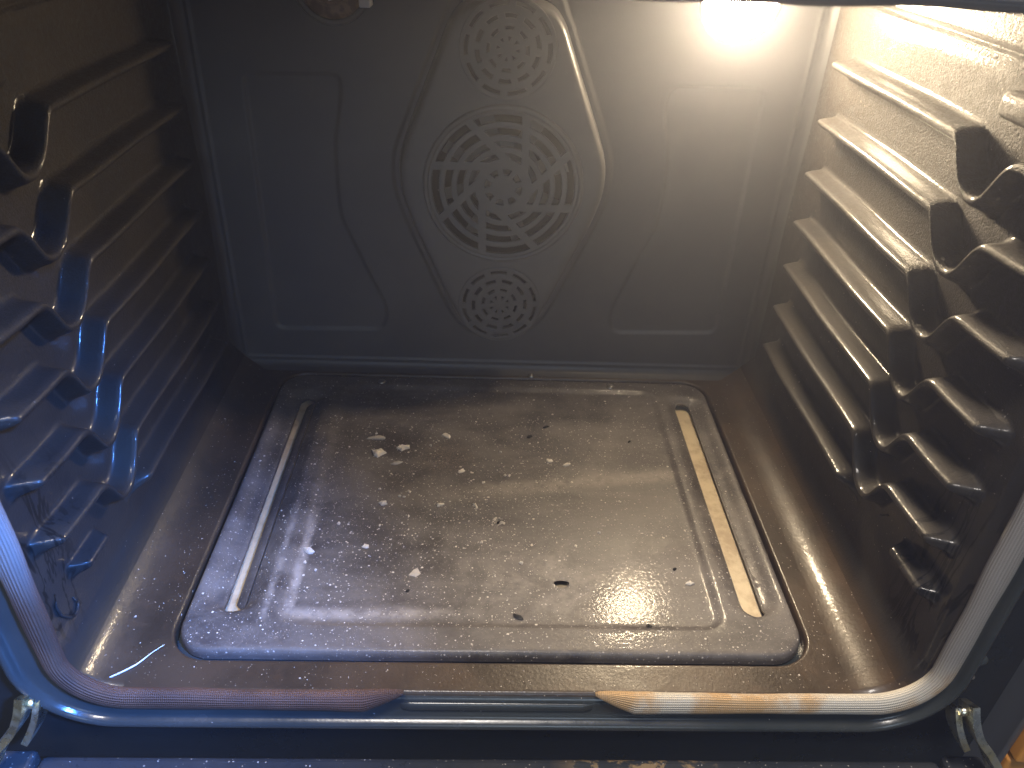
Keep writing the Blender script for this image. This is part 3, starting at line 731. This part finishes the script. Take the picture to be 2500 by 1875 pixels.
# flat side plates and lower front plate outside the frame bead
face = empty("front_face", (0, 0, 0), oven)
V2, F2 = cdt_sheet([[(-.2960, -.075), (.2960, -.075), (.2960, .42), (-.2960, .42)], rrect_pts(FX0-.018, FX1+.018, FZ0-.018, FZ1+.018, .044, .02, 12)], [],
                   lambda a, b: (rrect_sdf(a, b, FX0-.018, FX1+.018, FZ0-.018, FZ1+.018, .044) > 0) & (np.abs(a) < .296) & (b > -.075) & (b < .42))
meshobj("face_plate", [(a, .0040, b) for a, b in V2]+[(a, .0060, b) for a, b in V2], [tuple(f) for f in F2]+[tuple(len(V2)+i for i in f[::-1]) for f in F2], M_FACE, face, False)
box("side_trim", .3075, .3120, -.0060, .0500, -.30, .42, M_TRIM, face, .0012)
box("side_trim", -.3090, -.3045, -.0060, .0500, -.30, .42, M_TRIM, face, .0012)
V = [(.2720+.0042*math.cos(a)*math.cos(b),   .0040-.0030*math.sin(b), .0275+.0042*math.sin(a)*math.cos(b)) for b in (0, .5, 1.0, 1.45) for a in np.linspace(0, 2*math.pi, 16, endpoint=False)]
meshobj("face_screw", V, [(i*16+k, i*16+(k+1) % 16, (i+1)*16+(k+1) % 16, (i+1)*16+k) for i in range(3) for k in range(16)]+[tuple(48+k for k in range(16))], M_FRAME, face)

def gasket():
    r = .0068
    gp_ = rr_path(-.2315, .2445, .0012, .3618, .032, .006, 22)
    m0 = (-.2315+.2445)/2
    pts = [(p, n) for p, n in gp_]
    first = [i for i, (p, n) in enumerate(pts)]
    # drop the opening between the two tips at the bottom middle
    keep = [(p, n) for p, n in pts if not (abs(p[1]-.0012) < 1e-6 and -.0500 < p[0] < .0560)]
    keep = [((.0560, .0012), (0, -1)), ((.0585, .0012), (0, -1)), ((.0640, .0012), (0, -1)), ((.0700, .0012), (0, -1)), ((.0780, .0012), (0, -1))]+[k for k in keep if not (abs(k[0][1]-.0012) < 1e-6 and -.075 < k[0][0] < .082)]
    keep += [((-.0720, .0012), (0, -1)), ((-.0640, .0012), (0, -1)), ((-.0585, .0012), (0, -1)), ((-.0540, .0012), (0, -1)), ((-.0505, .0012), (0, -1))]
    n = len(keep); L = [0.0]
    for i in range(1, n): L.append(L[-1]+math.dist(keep[i][0], keep[i-1][0]))
    seg = 24; V = []; uvs = []
    for i, (p, nn_) in enumerate(keep):
        e = min(L[i], L[-1]-L[i])
        s = min(1, .06+ (e/.021)**.75) if e < .021 else 1+.10*math.exp(-((e-.027)/.010)**2)
        sh = .0045*(1-min(1, e/.021))
        wob = .0004*math.sin(L[i]*47)+.0003*math.sin(L[i]*113+1)
        for k in range(seg):
            a = 2*math.pi*k/seg
            o_ = (r*s+wob)*math.cos(a)-sh+.0003*math.sin(L[i]*31); f_ = .0066+(r*.68*(s*.8+.2))*math.sin(a)-.002*(1-min(1, e/.021))
            V.append((p[0]+nn_[0]*o_, -f_, p[1]+nn_[1]*o_))
    F = []; 
    for i in range(n-1):
        for k in range(seg): F.append((i*seg+k, (i+1)*seg+k, (i+1)*seg+(k+1) % seg, i*seg+(k+1) % seg))
    F.append(tuple(range(seg))); F.append(tuple((n-1)*seg+k for k in range(seg))[::-1])
    o = meshobj("door_gasket", V, F, M_GASKET, oven)
    me = o.data; ul = me.uv_layers.new(name="UVMap")
    for poly in me.polygons:
        ks = [me.loops[li].vertex_index for li in poly.loop_indices]
        for li, vi in zip(poly.loop_indices, ks):
            i, k = divmod(vi, seg); vv = k/seg
            if vv == 0 and any((q % seg) == seg-1 for q in ks): vv = 1.0
            ul.data[li].uv = (L[i], vv)
    return o
gasket()

# ------------------------------------------------------------------ door folded down, hinges
door = empty("door", (0, -.005, -.0525), oven)
box("inner_panel", -.262, .270, -.430, -.0015, -.016, .0, M_DOOR, door, .004)
box("door_edge", -.290, -.2625, -.430, -.0010, -.016, .0045, M_DOOR, door, .003)
box("door_edge", .2705, .296, -.430, -.0010, -.016, .0045, M_DOOR, door, .003)
t = NT("door_glass"); M_GLASS = t.out((.006, .007, .008), .08)
box("door_glass", -.20, .20, -.40, -.09, .0003, .0025, M_GLASS, door, .001)
def plate_path(name, pts, w, th, mat, parent):
    """flat bar following pts (3d); wide in the sheet direction, thin across x"""
    V = []; F = []
    pts = [Vector(p) for p in pts]
    for i, p in enumerate(pts):
        d = (pts[min(i+1, len(pts)-1)]-pts[max(i-1, 0)]).normalized()
        a = Vector((1, 0, 0)); a = (a-d*a.dot(d)).normalized(); b = d.cross(a)
        ww = w[i] if isinstance(w, (list, tuple)) else w
        for s1, s2 in ((-1, -1), (1, -1), (1, 1), (-1, 1)): V.append(p+a*th/2*s1+b*ww/2*s2)
    for i in range(len(pts)-1):
        for k in range(4): F.append((i*4+k, i*4+(k+1) % 4, (i+1)*4+(k+1) % 4, (i+1)*4+k))
    F.append((3, 2, 1, 0)); e = (len(pts)-1)*4; F.append((e, e+1, e+2, e+3))
    o = meshobj(name, V, F, mat, parent, False)
    return o
def spline(P, n=6):
    P = [Vector(p) for p in P]; out = []
    for i in range(len(P)-1):
        p0, p1, p2, p3 = P[max(i-1, 0)], P[i], P[i+1], P[min(i+2, len(P)-1)]
        for k in range(n):
            t = k/n; out.append(.5*((2*p1)+(-p0+p2)*t+(2*p0-5*p1+4*p2-p3)*t*t+(-p0+3*p1-3*p2+p3)*t**3))
    out.append(P[-1]); return out
def hinge(s, x0):
    h = empty("hinge", (x0, 0, 0), oven)
    box("slot_plate", -.0060-s*.010, .0060-s*.010, -.0006, .0006, .004, .022, M_DARK, h, .0004)
    tube("slot_lip", [(-.004-s*.010, -.0015, .0200), (-s*.010, -.0020, .0212), (.004-s*.010, -.0015, .0200)], .0014, M_ZINC, h)
    A = [(-s*.0072, -.009, .007), (-s*.0062, -.013, .000), (-s*.0010, -.016, -.0105), (s*.0075, -.018, -.0205), (s*.0130, -.020, -.029), (s*.0175, -.024, -.037), (s*.0200, -.035, -.0425), (s*.021, -.10, -.0425)]
    plate_path("hinge_arm", spline(A), .013, .0042, M_ZINC, h)
    B = [(-s*.0115, -.005, -.001), (-s*.0110, -.010, -.008), (-s*.0080, -.013, -.015), (-s*.0030, -.015, -.0235)]
    plate_path("hinge_claw", spline(B), .010, .0036, M_ZINC, h)
    V = []; F = []; n = 14
    for i, xx in enumerate((-.0075*s-.004, -.0075*s-.003, -.0075*s+.003, -.0075*s+.004)):
        rr = .0030 if i in (1, 2) else .0022
        for k in range(n): V.append((xx, -.010+rr*math.cos(2*math.pi*k/n), .001+rr*math.sin(2*math.pi*k/n)))
    for i in range(3):
        for k in range(n): F.append((i*n+k, i*n+(k+1) % n, (i+1)*n+(k+1) % n, (i+1)*n+k))
    F += [tuple(range(n)), tuple(3*n+k for k in range(n))]
    meshobj("hinge_pin", V, F, M_ZINC, h)
hinge(-1, -.2595); hinge(1, .2735)

# ================================================================== cabinet beside the oven
cab = empty("kitchen_cabinet", (.3125, 0, -.3))
tag(cab, "orange wooden cabinet edge at the right of the oven door hinge", "cabinet")
box("stile", .0005, .060, -.012, .300, .2525, .75, M_WOOD, cab, .002)
box("drawer_front", .0005, .060, -.008, .300, .0, .2490, M_WOOD, cab, .002)

# ================================================================== crumbs, flakes, fibre
def top_z(x, y):
    if PX0 < x < PX1 and PY0 < y < PY1: return float(plate_z(np.array([x]), np.array([y]))[0])
    return 0.0
def lump(name, x, y, sx, sy, sz, mat, seed, rot=None, rough=.35):
    r = random.Random(seed); n, m = 9, 4; V = []; F = []
    rot = r.uniform(0, 3.1) if rot is None else rot
    prof = [1+r.uniform(-rough, rough) for _ in range(n)]
    z0 = top_z(x, y)
    for i in range(m):
        b = -.25+(math.pi/2+.05)*i/(m-1)
        for k in range(n):
            a = 2*math.pi*k/n; q = prof[k]*math.cos(b)*(1+r.uniform(-.08, .08))
            u, v = sx*q*math.cos(a), sy*q*math.sin(a)
            V.append((u*math.cos(rot)-v*math.sin(rot), u*math.sin(rot)+v*math.cos(rot), sz*(math.sin(b)+.25)*(1+r.uniform(-.25, .25))))
    for i in range(m-1):
        for k in range(n): F.append((i*n+k, i*n+(k+1) % n, (i+1)*n+(k+1) % n, (i+1)*n+k))
    F.append(tuple((m-1)*n+k for k in range(n)))
    o = meshobj(name, V, F, mat, None, False); o.location = (x, y, z0)
    return o
BIG = [(-.0958, .2364, .0056, .0023, .0010, M_CRUST, 0.05, "flat pale smear of crust, widest and rearmost of the three big flakes"),
       (-.0924, .2169, .0040, .0034, .0018, M_CRUMB, .6, "largest rounded pale flake just in front of the flat smear on the plate"),
       (-.0738, .2239, .0033, .0026, .0018, M_CRUMB, .5, "oval pale flake right of the largest flake, left of the tan stain"),
       (-.0396, .2407, .0030, .0017, .0014, M_CRUMB, 2.4, "curled pale crumb alone behind the tan stain near the plate rear"),
       (-.0766, .2041, .0030, .0011, .0012, M_CRUST, .4, "thin grey flake in front of the oval flake on the plate"),
       (-.0257, .1962, .0022, .0015, .0010, M_CRUMB, .7, "pale flake at the front right rim of the tan stain"),
       (-.1259, .1093, .0028, .0019, .0018, M_CRUMB, 2.6, "pale angular crumb by the left rim of the sunk plate field"),
       (-.0814, .1578, .0023, .0016, .0015, M_CRUMB, 0.2, "white triangular crumb left of the middle of the plate"),
       (-.0401, .1570, .0024, .0011, .0011, M_CRUMB, .5, "long oval white crumb lying crosswise near the plate middle"),
       (-.0141, .1571, .0023, .0009, .0010, M_CRUMB, 1.9, "thin upright white sliver behind the small crusted hole"),
       (.0433, .2111, .0022, .0015, .0010, M_CRUMB, .2, "pale square flake right of the plate middle, left of its twin pair"),
       (.0568, .2066, .0028, .0012, .0010, M_CRUMB, .4, "pale double flake at the left tip of the bright band on the plate"),
       (.1292, .0849, .0020, .0013, .0013, M_CRUMB, .0, "lone white crumb beside the right rim near the lamp glint"),
       (-.0524, .0904, .0030, .0030, .0006, M_CRUST, .0, "round grey drip spot on the front left of the plate"),
       (-.0883, .1141, .0018, .0013, .0012, M_CRUMB, .0, "white crumb left of the faint drip rings on the plate front")]
for i, (x, y, a, b, c, m_, ro, lab) in enumerate(BIG):
    tag(lump("crumb", x, y, a*1.3, b*1.3, c*1.15, m_, 50+i, ro), lab, "crumb", "pale crumbs scattered on the floor plate")
SMALL = [(-.0671, .1648, "right one of the two tiny white crumbs lying close together left of the plate middle"), (-.0705, .1660, "left one of the two tiny white crumbs lying close together left of the plate middle"),
         (-.0640, .1711, "tiny white crumb just behind the close pair left of the plate middle"), (-.0862, .1736, "tiny white crumb left of the close pair, behind the white triangular crumb"),
         (.0078, .1925, "left one of two tiny pale crumbs side by side right of the tan stain"), (.0112, .1920, "right one of two tiny pale crumbs side by side right of the tan stain"),
         (-.0519, .2276, "tiny round white crumb at the rear rim of the tan stain"), (-.0620, .1447, "tiny white crumb in front of the close pair, right of the triangular crumb"),
         (-.0088, .1835, "tiny white crumb behind the upright sliver, in front of the tan stain"), (.0045, .2208, "rearmost tiny white crumb right of the tan stain"),
         (-.0813, .1345, "tiny white crumb in front of the white triangular crumb"), (-.1103, .1361, "tiny white crumb near the left rim, behind the pale angular crumb"),
         (-.1265, .0985, "tiny white crumb just in front of the pale angular crumb at the left rim"), (-.1180, .0920, "tiny white crumb right of the white residue streak at the left rim"),
         (-.0975, .2420, "tiny white crumb touching the rear of the flat pale smear"), (.0560, .1180, "tiny white crumb right of the small crusted hole, halfway to the right rim"),
         (.0180, .1010, "tiny white crumb left of the oval hole in the plate"), (.0740, .1310, "tiny white crumb on the bare right half of the plate"),
         (-.0090, .1200, "tiny white crumb just in front of the small crusted hole"), (.0930, .1640, "tiny white crumb farthest right on the middle of the plate")]
for i, (x, y, lab) in enumerate(SMALL):
    r = random.Random(900+i)
    tag(lump("crumb", x, y, r.uniform(.0010, .0015), r.uniform(.0007, .0011), r.uniform(.0006, .0011), M_CRUMB, 200+i), lab, "crumb", "tiny white crumbs on the floor plate")
CH = [(.0150, .0549, .0038, .0014, "long dark burnt flake lying at the front middle of the plate"), (.1216, .0974, .0013, .0009, "black charred speck beside the right rim of the sunk field"),
      (-.0562, .0754, .0014, .0009, "black charred speck left of the front middle of the plate"), (.0964, .0494, .0016, .0014, "black charred speck in the front lamp glint on the plate"),
      (.0430, .2560, .0030, .0014, "dark burnt flake behind the bright band on the plate"), (.0290, .2420, .0026, .0016, "dark burnt flake left of the bright band, nearest the plate middle"),
      (.1110, .2380, .0020, .0008, "dark burnt sliver close to the right rear rim of the sunk field")]
for i, (x, y, a, b, lab) in enumerate(CH):
    tag(lump("burnt_flake", x, y, a, b, .0012, M_CHAR, 400+i, .6 if i else -.5), lab, "crumb", "charred flakes on the floor plate")
# crust ring round the small hole
V = []; F = []
crust_r = random.Random(5)
for k in range(26):
    a = crust_r.uniform(0, 6.28); q = crust_r.uniform(.0020, .0058); x, y = PH[1][0]+q*math.cos(a)-.0012, PH[1][1]+q*.8*math.sin(a)
    s = crust_r.uniform(.0004, .0011); z = top_z(x, y); b0 = len(V)
    for j in range(5): V.append((x+s*math.cos(j*1.256+a), y+s*math.sin(j*1.256+a), z+.0001))
    V.append((x, y, z+s*.6)); F += [(b0+j, b0+(j+1) % 5, b0+5) for j in range(5)]
o = meshobj("dried_crust", V, F, M_CRUST, None, False); tag(o, "whitish dried crust round the small hole in the plate middle", "residue", kind="stuff")
# fine dust and crumbs nobody could count
V = []; F = []
def speck(x, y, s, h):
    z = top_z(x, y); b0 = len(V); a0 = RNG.uniform(0, 6.28); e = RNG.uniform(.5, 1)
    for j in range(4):
        a = a0+j*1.5708; V.append((x+s*math.cos(a), y+s*e*math.sin(a), z+.00003))
    V.append((x+s*RNG.uniform(-.3, .3), y+s*RNG.uniform(-.3, .3), z+h))
    for j in range(4): F.append((b0+j, b0+(j+1) % 4, b0+4))
n_sp = 0
while n_sp < 5200:
    x, y = RNG.uniform(-.185, .185), RNG.uniform(.03, .318)
    dens = .35+.65*math.exp(-((x+.03)/.09)**2-((y-.16)/.07)**2)
    if y > .27: dens *= .25
    if RNG.uniform() > dens: continue
    if rrect_sdf(np.array([x]), np.array([y]), *SL)[0] < .001 or rrect_sdf(np.array([x]), np.array([y]), *SR)[0] < .001: continue
    s = .00026*math.exp(RNG.normal(0, .58)); speck(x, y, min(s, .0011), min(s, .0007)*.8); n_sp += 1
for _ in range(420):
    k = RNG.integers(0, 3)
    x, y = (RNG.uniform(-.21, .21), RNG.uniform(.003, .018)) if k == 0 else ((RNG.uniform(-.212, -.195), RNG.uniform(.005, .30)) if k == 1 else (RNG.uniform(.195, .212), RNG.uniform(.005, .30)))
    s = .0002*math.exp(RNG.normal(0, .5)); speck(x, y, min(s, .0007), s*.7)
o = meshobj("crumb_dust", V, F, M_CRUMB, None, False); tag(o, "fine pale crumb dust spread over the oven floor and plate", "dust", kind="stuff")
fp = spline([(-.2230, .0016, .0016), (-.2151, .0066, .0012), (-.2051, .0145, .0008), (-.1985, .0232, .0009), (-.1930, .0285, .0016)], 8)
o = tube("fibre", fp, [.0002+.00035*math.exp(-((i-14)/8)**2) for i in range(len(fp))], M_FIBRE, None, 6)
tag(o, "thin white fibre lying in the front left corner of the oven floor", "fibre")

# ------------------------------------------------------------------ volume added to imitate lens glare round the lamp
hz = box("glare_haze", -1.2, 1.2, -1.1, .9, -1.4, .75, None)
hm = bpy.data.materials.new("glare_volume"); hm.use_nodes = True; nt = hm.node_tree
nt.nodes.remove(nt.nodes["Principled BSDF"])
pv = nt.nodes.new("ShaderNodeVolumePrincipled"); pv.inputs["Color"].default_value = (.88, .90, 1.0, 1)
pv.inputs["Density"].default_value = .105; pv.inputs["Anisotropy"].default_value = .75
nt.links.new(pv.outputs[0], nt.nodes["Material Output"].inputs["Volume"])
hz.data.materials.append(hm); hz["kind"] = "stuff"; hz["label"] = "added volume imitating soft lens glare around the oven lamp"; hz["category"] = "glare_haze"
scene.cycles.volume_bounces = 0
